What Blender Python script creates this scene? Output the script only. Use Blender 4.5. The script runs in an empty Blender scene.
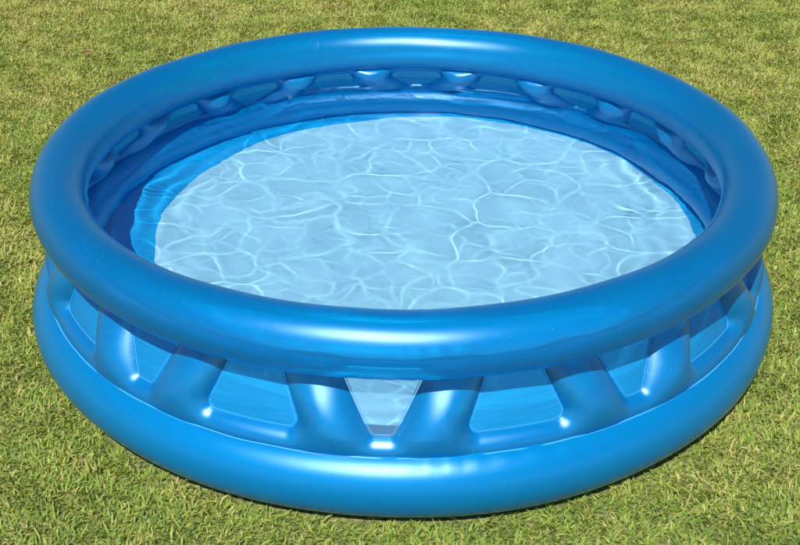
import bpy, bmesh, math
import numpy as np
from mathutils import Vector

scene = bpy.context.scene
R = math.radians

# ------------------------------------------------------------------ camera
cam_data = bpy.data.cameras.new("camera")
cam = bpy.data.objects.new("camera", cam_data)
scene.collection.objects.link(cam)
cam.location = (-0.0095, -2.8615, 1.7037)
cam.rotation_euler = (R(90 - 29.8), 0, 0)
cam_data.sensor_width = 36.0
cam_data.lens = 1206.6 / 800 * 36
cam_data.clip_start = 0.05
cam_data.clip_end = 500
scene.camera = cam

# ------------------------------------------------------------------ sky and sun
SUN_EL, SUN_LEFT = R(54), R(11)
to_sun = Vector((-math.cos(SUN_EL) * math.sin(SUN_LEFT), -math.cos(SUN_EL) * math.cos(SUN_LEFT), math.sin(SUN_EL)))
world = bpy.data.worlds.new("World")
scene.world = world
world.use_nodes = True
wn = world.node_tree
bg = wn.nodes["Background"]
sky = wn.nodes.new("ShaderNodeTexSky")
sky.sky_type = 'NISHITA'
sky.sun_disc = False
sky.dust_density = 0.2
sky.ozone_density = 2.0
sky.sun_elevation = SUN_EL
sky.sun_rotation = math.atan2(to_sun.x, to_sun.y)
wn.links.new(sky.outputs[0], bg.inputs[0])
bg.inputs[1].default_value = 0.075

sun_data = bpy.data.lights.new("sun", 'SUN')
sun_data.energy = 5.0
sun_data.angle = R(0.53)
sun_data.color = (1.0, 0.965, 0.90)
sun_data.cycles.is_caustics_light = True
sun = bpy.data.objects.new("sun", sun_data)
sun.rotation_euler = to_sun.to_track_quat('Z', 'Y').to_euler()
scene.collection.objects.link(sun)

scene.view_settings.view_transform = 'Standard'
scene.view_settings.look = 'None'
scene.view_settings.exposure = 0.22
scene.view_settings.gamma = 1.0
scene.cycles.use_denoising = True
scene.cycles.max_bounces = 12
scene.cycles.diffuse_bounces = 8
scene.cycles.transmission_bounces = 8
scene.cycles.transparent_max_bounces = 16
scene.cycles.sample_clamp_indirect = 6.0
scene.cycles.blur_glossy = 0.4


# ------------------------------------------------------------------ helpers
def mat(name):
    m = bpy.data.materials.new(name)
    m.use_nodes = True
    nt = m.node_tree
    return m, nt, nt.nodes["Principled BSDF"], nt.nodes["Material Output"]


def node(nt, kind, **vals):
    n = nt.nodes.new(kind)
    for k, v in vals.items():
        if k in n.inputs:
            n.inputs[k].default_value = v
        else:
            setattr(n, k, v)
    return n


def mesh_from(name, verts, faces, smooth=True):
    me = bpy.data.meshes.new(name)
    me.from_pydata([tuple(v) for v in np.asarray(verts).tolist()], [], faces)
    me.update()
    if smooth:
        me.polygons.foreach_set("use_smooth", np.ones(len(me.polygons), bool))
    return me


def obj(name, me, material=None, parent=None, receiver=False):
    o = bpy.data.objects.new(name, me)
    scene.collection.objects.link(o)
    if material is not None and me is not None:
        me.materials.clear()
        me.materials.append(material)
    o.parent = parent
    if receiver:
        o.cycles.is_caustics_receiver = True
    return o


def torus_mesh(name, Rc, r, z, nt_, npn, wob=None, squash=1.0):
    th = np.linspace(0, 2 * np.pi, nt_, endpoint=False)[:, None]
    ph = np.linspace(0, 2 * np.pi, npn, endpoint=False)[None]
    rr = r + (wob(th, ph) if wob else 0)
    rad = Rc + rr * np.cos(ph)
    v = np.stack([rad * np.sin(th), -rad * np.cos(th), z + squash * rr * np.sin(ph) + 0 * th], -1).reshape(-1, 3)
    f = []
    for i in range(nt_):
        a, b = i * npn, ((i + 1) % nt_) * npn
        for j in range(npn):
            k = (j + 1) % npn
            f.append((a + j, b + j, b + k, a + k))
    return mesh_from(name, v, f)


def tube_mesh(name, pts, rad, closed=False, sides=6):
    pts = np.asarray(pts, float)
    n = len(pts)
    v, f = [], []
    for i in range(n):
        if closed:
            t = pts[(i + 1) % n] - pts[i - 1]
        else:
            t = pts[min(i + 1, n - 1)] - pts[max(i - 1, 0)]
        t = t / (np.linalg.norm(t) + 1e-9)
        up = np.array([0, 0, 1.0]) if abs(t[2]) < .9 else np.array([1.0, 0, 0])
        a = np.cross(t, up); a /= np.linalg.norm(a)
        b = np.cross(t, a)
        for k in range(sides):
            q = 2 * math.pi * k / sides
            v.append(pts[i] + rad * (math.cos(q) * a + math.sin(q) * b))
    for i in range(n if closed else n - 1):
        j = (i + 1) % n
        for k in range(sides):
            l = (k + 1) % sides
            f.append((i * sides + k, j * sides + k, j * sides + l, i * sides + l))
    return mesh_from(name, v, f)


# ------------------------------------------------------------------ materials
def vinyl(name, base, rough=0.52, metallic=0.3, speck=True, through=0.58, gloss=0.37, shine=1.55):
    m, nt, b, out = mat(name)
    tc = node(nt, "ShaderNodeTexCoord")
    n1 = node(nt, "ShaderNodeTexNoise", Scale=3.0, Detail=3.0)
    nt.links.new(tc.outputs["Object"], n1.inputs["Vector"])
    mix = node(nt, "ShaderNodeMix", data_type='RGBA')
    mix.inputs["A"].default_value = (*base, 1)
    mix.inputs["B"].default_value = (base[0] * .9, base[1] * .93, base[2] * .95, 1)
    nt.links.new(n1.outputs["Fac"], mix.inputs["Factor"])
    col = mix.outputs["Result"]
    if speck:      # dried water spots and grit
        vo = node(nt, "ShaderNodeTexVoronoi", Scale=42.0)
        nt.links.new(tc.outputs["Object"], vo.inputs["Vector"])
        lt = node(nt, "ShaderNodeMath", operation='LESS_THAN')
        lt.inputs[1].default_value = 0.05
        nt.links.new(vo.outputs["Distance"], lt.inputs[0])
        n3 = node(nt, "ShaderNodeTexNoise", Scale=2.3)
        nt.links.new(tc.outputs["Object"], n3.inputs["Vector"])
        gt = node(nt, "ShaderNodeMath", operation='GREATER_THAN')
        gt.inputs[1].default_value = 0.55
        nt.links.new(n3.outputs["Fac"], gt.inputs[0])
        mu = node(nt, "ShaderNodeMath", operation='MULTIPLY')
        nt.links.new(lt.outputs[0], mu.inputs[0]); nt.links.new(gt.outputs[0], mu.inputs[1])
        mu2 = node(nt, "ShaderNodeMath", operation='MULTIPLY')
        mu2.inputs[1].default_value = 0.6
        nt.links.new(mu.outputs[0], mu2.inputs[0])
        mx2 = node(nt, "ShaderNodeMix", data_type='RGBA')
        mx2.inputs["B"].default_value = (.35, .5, .62, 1)
        nt.links.new(mu2.outputs[0], mx2.inputs["Factor"]); nt.links.new(col, mx2.inputs["A"])
        col = mx2.outputs["Result"]
    nt.links.new(col, b.inputs["Base Color"])
    b.inputs["Metallic"].default_value = metallic
    b.inputs["Roughness"].default_value = rough
    b.inputs["IOR"].default_value = 1.5
    b.inputs["Specular IOR Level"].default_value = 0.0
    n2 = node(nt, "ShaderNodeTexNoise", Scale=26.0, Detail=2.0)
    nt.links.new(tc.outputs["Object"], n2.inputs["Vector"])
    bp = node(nt, "ShaderNodeBump", Strength=0.015, Distance=0.004)
    nt.links.new(n2.outputs["Fac"], bp.inputs["Height"])
    nt.links.new(bp.outputs[0], b.inputs["Normal"])
    tl = node(nt, "ShaderNodeBsdfTranslucent", Color=(0.001, 0.66, 1.0, 1))
    cl = node(nt, "ShaderNodeBsdfTransparent", Color=(0.01, 0.80, 1.0, 1))
    mt = node(nt, "ShaderNodeMixShader"); mt.inputs[0].default_value = 0.72
    nt.links.new(tl.outputs[0], mt.inputs[1]); nt.links.new(cl.outputs[0], mt.inputs[2])
    mx = node(nt, "ShaderNodeMixShader"); mx.inputs[0].default_value = through     # the sheet lets blue light through
    nt.links.new(b.outputs[0], mx.inputs[1]); nt.links.new(mt.outputs[0], mx.inputs[2])
    gl = node(nt, "ShaderNodeBsdfGlossy", Color=(.70, .90, 1, 1), Roughness=gloss, distribution='BECKMANN')      # satin top coat
    nt.links.new(bp.outputs[0], gl.inputs["Normal"])
    fr = node(nt, "ShaderNodeFresnel", IOR=shine)
    mg = node(nt, "ShaderNodeMixShader")
    nt.links.new(fr.outputs[0], mg.inputs[0])
    nt.links.new(mx.outputs[0], mg.inputs[1]); nt.links.new(gl.outputs[0], mg.inputs[2])
    nt.links.new(mg.outputs[0], out.inputs["Surface"])
    return m


BLUE = (0.0, 0.275, 0.67)
M_ring = vinyl("blue_vinyl", BLUE)
M_low = vinyl("blue_vinyl_low", BLUE, through=0.3)
M_wall = vinyl("blue_vinyl_wall", BLUE, rough=0.5, metallic=0.3, through=0.4, gloss=0.38, shine=1.75)
M_seam, _, _b, _ = mat("weld_vinyl")
_b.inputs["Base Color"].default_value = (0.06, 0.36, 0.80, 1); _b.inputs["Roughness"].default_value = 0.3


def film(name, tint, cover, body):
    """thin single-layer vinyl: part see-through, part blue body"""
    m, nt, b, out = mat(name)
    b.inputs["Base Color"].default_value = (*body, 1)
    b.inputs["Roughness"].default_value = 0.28
    tc = node(nt, "ShaderNodeTexCoord")
    mp = node(nt, "ShaderNodeMapping"); mp.inputs["Scale"].default_value = (9, 9, 60)
    nz_ = node(nt, "ShaderNodeTexNoise", Scale=1.0, Detail=2.0)
    nt.links.new(tc.outputs["Object"], mp.inputs["Vector"]); nt.links.new(mp.outputs[0], nz_.inputs["Vector"])
    bp = node(nt, "ShaderNodeBump", Strength=0.35, Distance=0.006)
    nt.links.new(nz_.outputs["Fac"], bp.inputs["Height"]); nt.links.new(bp.outputs[0], b.inputs["Normal"])
    tr = node(nt, "ShaderNodeBsdfTransparent", Color=(*tint, 1))
    tl = node(nt, "ShaderNodeBsdfTranslucent", Color=(*body, 1))
    mx0 = node(nt, "ShaderNodeMixShader"); mx0.inputs[0].default_value = 0.3
    nt.links.new(b.outputs[0], mx0.inputs[1]); nt.links.new(tl.outputs[0], mx0.inputs[2])
    mx = node(nt, "ShaderNodeMixShader"); mx.inputs[0].default_value = cover
    nt.links.new(tr.outputs[0], mx.inputs[1]); nt.links.new(mx0.outputs[0], mx.inputs[2])
    nt.links.new(mx.outputs[0], out.inputs["Surface"])
    return m


M_clear = film("clear_film", (0.80, 0.93, 1.0), 0.22, (0.30, 0.62, 0.90))
M_film = film("blue_film", (0.04, 0.60, 1.0), 0.8, (0.01, 0.36, 0.78))

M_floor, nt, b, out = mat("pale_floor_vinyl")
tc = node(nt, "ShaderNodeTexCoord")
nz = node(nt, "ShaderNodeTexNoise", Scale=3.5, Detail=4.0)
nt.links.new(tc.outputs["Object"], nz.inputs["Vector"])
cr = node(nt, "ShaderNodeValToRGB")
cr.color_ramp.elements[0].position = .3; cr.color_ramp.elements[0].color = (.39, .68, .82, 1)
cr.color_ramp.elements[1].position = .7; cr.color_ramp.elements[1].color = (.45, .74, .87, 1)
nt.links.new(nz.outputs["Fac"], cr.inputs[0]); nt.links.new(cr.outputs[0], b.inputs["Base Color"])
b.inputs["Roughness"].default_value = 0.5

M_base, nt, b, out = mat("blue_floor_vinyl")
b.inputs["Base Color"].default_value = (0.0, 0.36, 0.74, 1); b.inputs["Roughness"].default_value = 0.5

M_water, nt, b, out = mat("clear_water")
b.inputs["Base Color"].default_value = (0.76, 0.96, 1.0, 1)
b.inputs["Roughness"].default_value = 0.0
b.inputs["IOR"].default_value = 1.333
b.inputs["Transmission Weight"].default_value = 1.0

# ------------------------------------------------------------------ the lawn
# soil and thatch below the blades
M_soil, nt, b, out = mat("thatch")
tc = node(nt, "ShaderNodeTexCoord")
n1 = node(nt, "ShaderNodeTexNoise", Scale=90.0, Detail=5.0)
n2 = node(nt, "ShaderNodeTexNoise", Scale=1.1, Detail=3.0)
for n_ in (n1, n2):
    nt.links.new(tc.outputs["Object"], n_.inputs["Vector"])
cr = node(nt, "ShaderNodeValToRGB")
cr.color_ramp.elements[0].position = .35; cr.color_ramp.elements[0].color = (.07, .085, .022, 1)
cr.color_ramp.elements[1].position = .68; cr.color_ramp.elements[1].color = (.32, .30, .11, 1)
e_ = cr.color_ramp.elements.new(.52); e_.color = (.18, .20, .052, 1)
nt.links.new(n1.outputs["Fac"], cr.inputs[0]); nt.links.new(cr.outputs[0], b.inputs["Base Color"])
b.inputs["Roughness"].default_value = 0.9
bp = node(nt, "ShaderNodeBump", Strength=0.8, Distance=0.01)
nt.links.new(n1.outputs["Fac"], bp.inputs["Height"]); nt.links.new(bp.outputs[0], b.inputs["Normal"])

S = 200.0
ground = obj("ground", mesh_from("ground", [(-S, -S, 0), (S, -S, 0), (S, S, 0), (-S, S, 0)], [(0, 1, 2, 3)], False), M_soil)
ground["kind"] = "structure"
ground["label"] = "thatchy soil under the lawn around the pool"

M_blade, nt, b, out = mat("grass_blade")
at = node(nt, "ShaderNodeAttribute", attribute_name="tint")
nt.links.new(at.outputs["Color"], b.inputs["Base Color"])
b.inputs["Roughness"].default_value = 0.5
b.inputs["Specular IOR Level"].default_value = 0.35
tl = node(nt, "ShaderNodeBsdfTranslucent")
hs = node(nt, "ShaderNodeHueSaturation", Saturation=1.15, Value=1.15)
nt.links.new(at.outputs["Color"], hs.inputs["Color"]); nt.links.new(hs.outputs[0], tl.inputs["Color"])
mx = node(nt, "ShaderNodeMixShader"); mx.inputs[0].default_value = 0.36
nt.links.new(b.outputs[0], mx.inputs[1]); nt.links.new(tl.outputs[0], mx.inputs[2])
nt.links.new(mx.outputs[0], out.inputs["Surface"])

rng = np.random.default_rng(7)


def smooth_noise(x, y, seed, wl):
    g = np.random.default_rng(seed)
    s = 0
    for k in range(14):
        a = g.uniform(0, 2 * np.pi); w = wl * g.uniform(.6, 1.8)
        s = s + np.sin((x * np.cos(a) + y * np.sin(a)) * 2 * np.pi / w + g.uniform(0, 6.28))
    return s / math.sqrt(7)


def lawn(name, x0, x1, y0, y1, dens, lscale, wscale, hole=None, seed=0):
    g = np.random.default_rng(100 + seed)
    n = int((x1 - x0) * (y1 - y0) * dens)
    x = g.uniform(x0, x1, n); y = g.uniform(y0, y1, n)
    rr = np.hypot(x, y)
    keep = rr > 0.944 + g.uniform(0, .012, n)
    if hole:
        keep &= ~((x > hole[0]) & (x < hole[1]) & (y > hole[2]) & (y < hole[3]))
    # tufts: thin out between clumps a little
    keep &= (smooth_noise(x, y, 5, .07) + 2.6) > g.uniform(0, 1.4, n)
    x, y = x[keep], y[keep]; n = len(x)
    big = smooth_noise(x, y, 11, .9); mid_ = smooth_noise(x, y, 12, .16)
    L = lscale * g.lognormal(0, .28, n) * .0205 * (1 + .12 * mid_)
    W = wscale * g.uniform(.7, 1.35, n) * .0037
    # lie direction: mostly random, with local grain
    grain = smooth_noise(x, y, 21, .22) * 1.5
    az = np.where(g.random(n) < .45, grain + g.normal(0, .7, n), g.uniform(0, 2 * np.pi, n))
    lean = np.clip(g.normal(R(52), R(16), n), R(5), R(82))
    bend = g.normal(R(34), R(18), n)
    dx, dy = np.cos(az), np.sin(az)
    roll = g.normal(0, .5, n)
    sx, sy = -np.sin(az) * np.cos(roll), np.cos(az) * np.cos(roll); sz = np.sin(roll)
    P = []
    px, py, pz = x, y, np.full(n, -.001)
    ang = lean - bend * .5
    seg = L / 2
    cents = [(px, py, pz)]
    for k in range(2):
        px = px + seg * np.sin(ang) * dx; py = py + seg * np.sin(ang) * dy; pz = pz + seg * np.cos(ang)
        pz = np.maximum(pz, .002)
        cents.append((px, py, pz)); ang = ang + bend
    wid = [.85, 1.0]
    V = np.zeros((n, 5, 3), np.float32)
    for k in range(2):
        cx, cy, cz = cents[k]; h = W * .5 * wid[k]
        V[:, 2 * k] = np.stack([cx - sx * h, cy - sy * h, cz - sz * h], 1)
        V[:, 2 * k + 1] = np.stack([cx + sx * h, cy + sy * h, cz + sz * h], 1)
    V[:, 4] = np.stack(cents[2], 1)
    # keep blades out of the lower tube
    rv = np.hypot(V[..., 0], V[..., 1])
    zz = np.clip(V[..., 2], 0, .083)
    lim = .89 + np.sqrt(np.maximum(.084 ** 2 - (zz - .084) ** 2, 0)) + .001
    sc = np.where(rv < lim, lim / rv, 1)
    V[..., 0] *= sc; V[..., 1] *= sc
    base = (np.arange(n) * 5)[:, None]
    F = np.concatenate([base + np.array([[0, 1, 3, 2]]), base + np.array([[2, 3, 4]])], 1).astype(np.int32)
    me = bpy.data.meshes.new(name)
    me.vertices.add(n * 5); me.vertices.foreach_set("co", V.ravel())
    me.loops.add(n * 7); me.loops.foreach_set("vertex_index", F.ravel())
    me.polygons.add(n * 2)
    st = (np.arange(n) * 7)[:, None] + np.array([[0, 4]])
    me.polygons.foreach_set("loop_start", st.ravel().astype(np.int32))
    me.polygons.foreach_set("use_smooth", np.ones(n * 2, bool))
    me.update(calc_edges=True)
    # blade colour by its own kind: fresh, yellowing, straw
    cols = np.array([[.115, .195, .036], [.165, .235, .042], [.215, .265, .060], [.28, .285, .08], [.33, .30, .12]])
    t = g.random(n) + .09 + .10 * big + .07 * mid_ + .055 * np.clip(y, -1, 2.5)
    idx = np.digitize(t, [.20, .50, .84, .975])
    C = 1.55 * np.array([1.04, 1.0, .92]) * cols[idx] * g.uniform(.8, 1.2, n)[:, None]
    flat = idx == 4
    C4 = np.ones((n, 5, 4), np.float32); C4[..., :3] = C[:, None]
    ca = me.color_attributes.new("tint", 'FLOAT_COLOR', 'POINT')
    ca.data.foreach_set("color", C4.ravel())
    o = obj(name, me, M_blade)
    return o


near = lawn("grass", -2.35, 2.35, -1.5, 2.95, 33000, 1.0, 1.0, seed=1)
near["kind"] = "stuff"
near["label"] = "short sunlit lawn grass with yellowing blades around the pool"
near["category"] = "grass"
far = lawn("grass", -4.4, 4.4, -2.4, 5.4, 2200, 1.6, 2.2, hole=(-2.35, 2.35, -1.5, 2.95), seed=2)
far["kind"] = "stuff"
far["label"] = "coarser lawn grass farther out beyond the pool surroundings"
far["category"] = "grass"

# ------------------------------------------------------------------ the pool
pool = bpy.data.objects.new("inflatable_pool", None)
scene.collection.objects.link(pool)
pool["label"] = "round blue inflatable paddling pool filled with clear water on the lawn"
pool["category"] = "pool"

RT, rT, ZT = .871, .0693, .400       # top tube
RB, rB, ZB = .890, .084, .084        # bottom tube


def wob_top(th, ph):
    pucker = np.sin(97 * th + 3 * np.sin(13 * th)) * np.clip(.4 + np.sin(5 * th + 1.3) + .6 * np.sin(17 * th), 0, 1.6)
    return (.0016 * np.sin(3 * th + 1) + .0010 * np.sin(7 * th + 2 * ph) + .0005 * np.sin(19 * th - ph)
            + .0008 * (np.exp(-((ph - 3.75) / .38) ** 2) + .7 * np.exp(-((ph - 5.3) / .35) ** 2)) * pucker)


def wob_bot(th, ph):
    pucker = np.sin(113 * th + 3 * np.sin(11 * th)) * np.clip(.3 + np.sin(6 * th + .5) + .6 * np.sin(19 * th), 0, 1.6)
    return .0016 * np.sin(4 * th + .4) + .0010 * np.sin(9 * th + ph) + .0006 * np.exp(-((ph - 1.0) / .22) ** 2) * pucker


top = obj("top_ring", torus_mesh("top_ring", RT, rT, ZT, 420, 64, wob_top), M_ring, pool, True)
bot = obj("bottom_ring", torus_mesh("bottom_ring", RB, rB, ZB, 420, 56, wob_bot), M_low, pool, True)

# weld where the wall meets the bottom tube
th = np.linspace(0, 2 * np.pi, 420, endpoint=False)
obj("weld_seam", tube_mesh("weld_seam", np.stack([.9262 * np.sin(th), -.9262 * np.cos(th), .1600 + .0008 * np.sin(37 * th)], 1), .0016, True), M_seam, bot)
# weld across the top tube
for azd in (199,):
    a = R(azd)
    pp = np.linspace(R(-15), R(195), 40)
    rad = RT + (rT + .0002) * np.cos(pp)
    obj("weld_seam", tube_mesh("weld_seam", np.stack([rad * math.sin(a), -rad * math.cos(a), ZT + (rT + .0002) * np.sin(pp)], 1), .0008), M_ring, top)

# --- inflated wall with welded-in windows
NW = 20
PITCH = 2 * math.pi / NW
AZ0 = R(-2.9)
ZA, ZC = .150, .346


def mid_r(z):
    return .8975 + (.193 - z) * .34


def poly_sdf(px, py, poly, rad):
    """signed distance to a rounded convex polygon (counter-clockwise, already shrunk by rad)"""
    poly = np.asarray(poly, float)
    d2 = np.full(px.shape, 1e9); inside = np.ones(px.shape, bool)
    n = len(poly)
    for i in range(n):
        a, b_ = poly[i], poly[(i + 1) % n]
        e = b_ - a
        wx, wy = px - a[0], py - a[1]
        t = np.clip((wx * e[0] + wy * e[1]) / (e @ e), 0, 1)
        d2 = np.minimum(d2, (wx - t * e[0]) ** 2 + (wy - t * e[1]) ** 2)
        inside &= (e[0] * wy - e[1] * wx) >= 0
    return np.where(inside, -1, 1) * np.sqrt(d2) - rad


CR = .018
# outlines in (arc length, height), shrunk by the corner radius
V_POLY = [(-.013, .193 + CR), (.013, .193 + CR), (.083 - CR, .330 - CR), (-.083 + CR, .330 - CR)]
CT = .020
T_POLY = [(-.103 + CT, .193 + CT), (.103 - CT, .193 + CT), (.062 - CT, .330 - CT), (-.062 + CT, .330 - CT)]


def window_sdf(u, z):
    """u: arc length measured from the nearest V window centre; pairs repeat every two pitches"""
    per = 2 * PITCH * .89
    uv = (u + per / 2) % per - per / 2
    ut = (u + per) % per - per / 2
    dv = poly_sdf(uv, z, V_POLY, CR)
    dt = poly_sdf(ut, z, T_POLY, CT)
    return np.minimum(dv, dt)


nth, nz = NW * 72, 52
thg = np.linspace(0, 2 * np.pi, nth, endpoint=False)
zg = np.linspace(ZA, ZC, nz)
TH, ZZ = np.meshgrid(thg, zg, indexing='ij')
U = TH * .89                                   # arc length, angle measured from the central V
D = window_sdf(U, ZZ)
cell = 2 * np.pi * .89 / nth
eps = 1e-4
for _ in range(3):                             # pull the rim of every opening onto its outline
    gx = (window_sdf(U + eps, ZZ) - window_sdf(U - eps, ZZ)) / (2 * eps)
    gz = (window_sdf(U, ZZ + eps) - window_sdf(U, ZZ - eps)) / (2 * eps)
    near_rim = np.abs(D) < cell * .75
    U = np.where(near_rim, U - D * gx, U); ZZ = np.where(near_rim, ZZ - D * gz, ZZ)
    D = np.where(near_rim, 0, window_sdf(U, ZZ))
TH = U / .89


CREST = np.polyfit([.15, .16, .175, .19, .21, .25, .29, .32, .346], [.011, .017, .028, .036, .041, .039, .027, .015, .006], 4)


def thick(D, Z, outside):
    q = np.clip(D / .064, 0, 1)
    t = np.maximum(1 - (1 - q) ** 2, 0) ** .78
    if outside:                                # the struts swell towards their feet and lean in towards the top tube
        return t * np.maximum(np.polyval(CREST, Z), .004)
    k = np.clip((Z - .156) / .045, 0, 1)
    kt = np.clip((.345 - Z) / .04, 0, 1)
    return t * (.024 + .018 * k * k * (3 - 2 * k)) * (.12 + .88 * np.sqrt(1 - (1 - kt) ** 2))


T = thick(np.maximum(D, 0), ZZ, True)
T_IN = thick(np.maximum(D, 0), ZZ, False)
MR = mid_r(ZZ)
ang = TH + AZ0
wr = .0006 * np.sin(ang * 53 + ZZ * 60) * np.clip(D / .04, 0, 1)
vo = np.stack([(MR + T) * np.sin(ang), -(MR + T) * np.cos(ang), ZZ], -1).reshape(-1, 3)
vi = np.stack([(MR - T_IN + 2 * wr) * np.sin(ang), -(MR - T_IN + 2 * wr) * np.cos(ang), ZZ], -1).reshape(-1, 3)
Df = D.reshape(nth, nz)
faces = []
off = nth * nz
for i in range(nth):
    i2 = (i + 1) % nth
    for j in range(nz - 1):
        dd = (Df[i, j], Df[i2, j], Df[i2, j + 1], Df[i, j + 1])
        if min(dd) < -1e-6 or max(dd) <= 1e-9:
            continue
        a, b_, c, d = i * nz + j, i2 * nz + j, i2 * nz + j + 1, i * nz + j + 1
        faces.append((a, b_, c, d))
        faces.append((off + d, off + c, off + b_, off + a))
wall = obj("wall", mesh_from("wall", np.concatenate([vo, vi]), faces), M_wall, pool, True)


def outline(poly, rad, grow=0.0, seg=7):
    """points of the rounded outline, counter-clockwise"""
    poly = np.asarray(poly, float); n = len(poly); pts = []
    for i in range(n):
        e0 = poly[i] - poly[i - 1]; e1 = poly[(i + 1) % n] - poly[i]
        a0 = math.atan2(-e0[0], e0[1]); a1 = math.atan2(-e1[0], e1[1])
        while a1 < a0: a1 += 2 * math.pi
        for k in range(seg):
            a = a0 + (a1 - a0) * k / (seg - 1)
            pts.append(poly[i] + (rad + grow) * np.array([math.cos(a), math.sin(a)]))
    out_ = []
    for i in range(len(pts)):                    # subdivide long edges so that the panel follows the curve
        p, q = pts[i], pts[(i + 1) % len(pts)]
        m_ = max(1, int(np.linalg.norm(q - p) / .012))
        for k in range(m_):
            out_.append(p + (q - p) * k / m_)
    return np.array(out_)


def lift(p, az, bulge=0.0):
    """outline point (arc, height) -> 3D on the wall's middle surface"""
    a = p[:, 0] / .89 + az
    r = mid_r(p[:, 1]) + bulge
    return np.stack([r * np.sin(a), -r * np.cos(a), p[:, 1]], 1)


for k in range(NW):
    is_v = k % 2 == 0
    poly, rad = (V_POLY, CR) if is_v else (T_POLY, CT)
    az = AZ0 + k * PITCH
    o_ = outline(poly, rad, .0022)
    c = o_.mean(0)
    rings = [1.0, .93, .8, .6, .4, .2]
    vs, fs = [], []
    n = len(o_)
    for s in rings:
        vs.append(lift(c + (o_ - c) * s, az, .0045 * (1 - s ** 2)))
    vs.append(lift(c[None], az, .0045))
    for q in range(len(rings) - 1):
        for i in range(n):
            j = (i + 1) % n
            fs.append((q * n + i, q * n + j, (q + 1) * n + j, (q + 1) * n + i))
    last = (len(rings) - 1) * n
    for i in range(n):
        fs.append((last + i, last + (i + 1) % n, len(rings) * n))
    w = obj("window", mesh_from("window", np.concatenate(vs), fs), M_clear if k == 0 else M_film, pool, k != 0)
    if k == 0:
        w["label"] = "pale see-through triangular window at the front"
    inset = outline(poly, rad, -.0042)
    obj("weld_seam", tube_mesh("weld_seam", lift(inset, az, .0012), .0008, True, 5), M_seam, w)

# --- blue floor sheet with a pale disc over it
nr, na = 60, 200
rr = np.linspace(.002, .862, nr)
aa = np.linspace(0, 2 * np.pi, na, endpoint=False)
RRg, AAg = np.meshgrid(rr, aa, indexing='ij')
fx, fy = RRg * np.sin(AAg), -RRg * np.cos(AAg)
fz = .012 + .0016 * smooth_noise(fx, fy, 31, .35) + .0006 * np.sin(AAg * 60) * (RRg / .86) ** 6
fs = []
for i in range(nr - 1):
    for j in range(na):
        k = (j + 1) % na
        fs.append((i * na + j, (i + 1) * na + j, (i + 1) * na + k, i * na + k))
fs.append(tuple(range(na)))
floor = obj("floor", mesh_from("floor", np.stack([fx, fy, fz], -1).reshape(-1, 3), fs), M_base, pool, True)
# pale disc just above the blue base sheet, a little off centre
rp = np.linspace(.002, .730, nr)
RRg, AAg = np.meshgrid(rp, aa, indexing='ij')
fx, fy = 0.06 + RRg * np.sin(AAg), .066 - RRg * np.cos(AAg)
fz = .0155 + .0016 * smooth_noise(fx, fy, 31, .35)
panel = obj("floor_disc", mesh_from("floor_disc", np.stack([fx, fy, fz], -1).reshape(-1, 3), fs), M_floor, floor, True)
panel["label"] = "pale blue disc over the pool floor, a little off centre"

# ------------------------------------------------------------------ water
ZW = .308


def waves(x, y, g, wl, amp, cnt):
    s = 0
    for k in range(cnt):
        a = g.uniform(0, 2 * np.pi); w = wl * g.uniform(.7, 1.4); p = g.uniform(0, 2 * np.pi)
        s = s + np.sin((x * math.cos(a) + y * math.sin(a)) * 2 * np.pi / w + p)
    return amp * s * math.sqrt(2 / cnt)


def crest_distance(x, y, seed, size, soft, wamp):
    """distance to the crest lines of an irregular cellular wave pattern"""
    g = np.random.default_rng(seed)
    wx = x + waves(x, y, g, size * 1.7, wamp, 7) + waves(x, y, g, size * .7, wamp * .22, 7)
    wy = y + waves(x, y, g, size * 1.7, wamp, 7) + waves(x, y, g, size * .7, wamp * .22, 7)
    M = int(4 / size)
    jit = g.uniform(.10, .90, (M, M, 2))
    u, v = wx / size + M / 2, wy / size + M / 2
    iu, iv = np.floor(u).astype(int), np.floor(v).astype(int)
    best = np.full(x.shape, 1e9); bx = np.zeros(x.shape); by = np.zeros(x.shape)

    def site(di, dj):
        ci, cj = np.clip(iu + di, 0, M - 1), np.clip(iv + dj, 0, M - 1)
        return iu + di + jit[ci, cj, 0], iv + dj + jit[ci, cj, 1]
    for di in (-2, -1, 0, 1, 2):
        for dj in (-2, -1, 0, 1, 2):
            px, py = site(di, dj)
            d = (px - u) ** 2 + (py - v) ** 2
            m = d < best
            best = np.where(m, d, best); bx = np.where(m, px, bx); by = np.where(m, py, by)
    acc = np.zeros(x.shape)
    for di in (-2, -1, 0, 1, 2):
        for dj in (-2, -1, 0, 1, 2):
            px, py = site(di, dj)
            ex, ey = px - bx, py - by
            l = np.sqrt(ex * ex + ey * ey); li = np.maximum(l, 1e-6)
            d = ((px + bx) / 2 - u) * ex / li + ((py + by) / 2 - v) * ey / li
            acc += np.where(l > 1e-6, np.exp(-np.clip(d, 0, 9) * size / soft), 0)
    return np.maximum(-soft * np.log(acc), -soft * 1.2)


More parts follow.
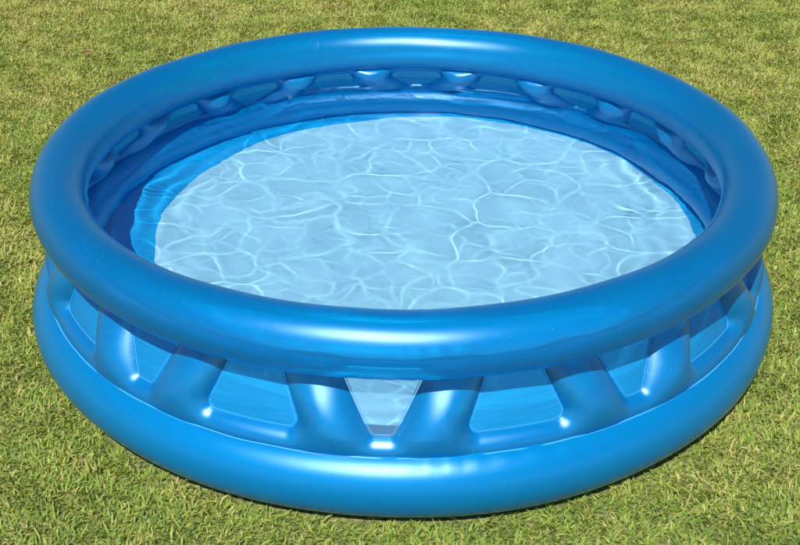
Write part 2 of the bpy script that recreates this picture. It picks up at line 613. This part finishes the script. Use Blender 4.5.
def ripple(x, y):
    g = np.random.default_rng(3)
    h = 0
    for sd, size, soft, wamp, amp, width in ((1, .145, .009, .021, .0183, .006), (2, .10, .008, .017, .0125, .006), (9, .07, .007, .012, .005, .006)):
        d = crest_distance(x, y, sd, size, soft, wamp)
        mod = np.clip(.75 + .45 * waves(x, y, g, .45, .6, 7), .35, 1.0)
        d = .003 * np.log1p(np.exp(d / .003))          # no dips where crests meet
        S_ = size * .22
        h = h - amp * mod * S_ * np.tanh(np.sqrt(d * d + width ** 2) / S_)
    for wl, amp, c in ((.32, .0007, 11), (.15, .0002, 13)):
        h = h + waves(x, y, g, wl, amp, c)
    # short ripples thrown back by the wall
    rr_, aa_ = np.hypot(x, y), np.arctan2(x, -y)
    k = np.clip((rr_ - .56) / .22, 0, 1); k = k * k * (3 - 2 * k)
    h = h + .00034 * k * (1 + .6 * np.sin(7 * aa_ + 1)) * np.sin(rr_ * 2 * np.pi / .068 + 1.6 * np.sin(5 * aa_) + 1.1 * np.sin(13 * aa_ + 2) + .5 * np.sin(29 * aa_))
    return h - h.mean()


rw = mid_r(ZW) - .0016
N = 720                                            # square grid mapped onto the disc: even cells everywhere
g1 = np.linspace(-1, 1, N)
A_, B_ = np.meshgrid(g1, g1, indexing='ij')
big_a = np.abs(A_) >= np.abs(B_)
rho = np.where(big_a, A_, B_)
with np.errstate(divide='ignore', invalid='ignore'):
    phi = np.where(big_a, np.pi / 4 * np.where(A_ == 0, 0, B_ / A_), np.pi / 2 - np.pi / 4 * np.where(B_ == 0, 0, A_ / B_))
WX, WY = rw * rho * np.cos(phi), rw * rho * np.sin(phi)
surf = np.stack([WX, WY, ZW + ripple(WX, WY)], -1).reshape(-1, 3)
ii, jj = np.meshgrid(np.arange(N - 1), np.arange(N - 1), indexing='ij')
q0 = (ii * N + jj).ravel()
quads = np.stack([q0, q0 + N, q0 + N + 1, q0 + 1], 1)
e1 = surf[quads[0, 1]] - surf[quads[0, 0]]; e2 = surf[quads[0, 3]] - surf[quads[0, 0]]
if np.cross(e1, e2)[2] < 0:
    quads = quads[:, ::-1]
loop = np.concatenate([np.arange(N) * N, (N - 1) * N + np.arange(1, N), np.arange(N - 2, -1, -1) * N + N - 1, np.arange(N - 2, 0, -1)])
rimp = surf[loop]
if np.cross(rimp[0], rimp[1])[2] < 0:
    loop = loop[::-1]; rimp = surf[loop]
nl = len(loop)
lv = []
for zl, rn in ((None, rw), (.17, mid_r(.17) - .0016), (.004, .885)):
    r0 = np.hypot(rimp[:, 0], rimp[:, 1])
    lv.append(np.stack([rimp[:, 0] * rn / r0, rimp[:, 1] * rn / r0, rimp[:, 2] if zl is None else np.full(nl, zl)], 1))
ringverts = np.concatenate(lv)
n0 = len(surf)
ks = np.arange(nl); kn = (ks + 1) % nl
side = np.concatenate([np.stack([n0 + m * nl + kn, n0 + m * nl + ks, n0 + (m + 1) * nl + ks, n0 + (m + 1) * nl + kn], 1)[:, ::-1] for m in (0, 1)])
# rows wound so that the normals of the side point outwards
pa, pb, pc = ringverts[side[0, 0] - n0], ringverts[side[0, 1] - n0], ringverts[side[0, 2] - n0]
if np.cross(pb - pa, pc - pb) @ pa < 0:
    side = side[:, ::-1]
cidx = n0 + len(ringverts)
az_s = np.arctan2(ringverts[side[:, 0] - n0, 0], -ringverts[side[:, 0] - n0, 1])
side = side[(np.abs(az_s - AZ0) < R(8.5)) & (np.arange(len(side)) < nl)]       # only the clear window shows the water's side
allv = np.concatenate([surf, ringverts]).astype(np.float32)
nq = len(quads) + len(side)
me = bpy.data.meshes.new("water")
me.vertices.add(len(allv)); me.vertices.foreach_set("co", allv.ravel())
li = np.concatenate([quads.ravel(), side.ravel()]).astype(np.int32)
me.loops.add(len(li)); me.loops.foreach_set("vertex_index", li)
me.polygons.add(nq)
me.polygons.foreach_set("loop_start", (np.arange(nq) * 4).astype(np.int32))
sm = np.ones(nq, bool)
me.polygons.foreach_set("use_smooth", sm)
me.update(calc_edges=True)
water = obj("water", me, M_water)
water["kind"] = "structure"
water["label"] = "clear rippled water filling the blue pool"
water.cycles.is_caustics_caster = True

# ------------------------------------------------------------------ small things
M_leaf, nt, b, out = mat("dry_red_leaf")
b.inputs["Base Color"].default_value = (.20, .045, .018, 1); b.inputs["Roughness"].default_value = .7
pts, fs = [], []
for i in range(9):
    t = i / 8
    wdt = .0075 * math.sin(math.pi * min(1, t * .94 + .04)) ** .8
    zc = .026 + .005 * math.sin(t * 3) + .003 * t
    pts += [((t - .5) * .042, -wdt, zc + .004), ((t - .5) * .042, 0, zc), ((t - .5) * .042, wdt, zc + .0045)]
for i in range(8):
    for j in range(2):
        a = i * 3 + j
        fs.append((a, a + 3, a + 4, a + 1))
leaf = obj("fallen_leaf", mesh_from("fallen_leaf", pts, fs), M_leaf)
leaf.location = (-1.294, 1.868, 0.004); leaf.rotation_euler = (0.05, 0.1, .25)
leaf["label"] = "small dry red-brown leaf lying on the grass behind the pool"
leaf["category"] = "leaf"
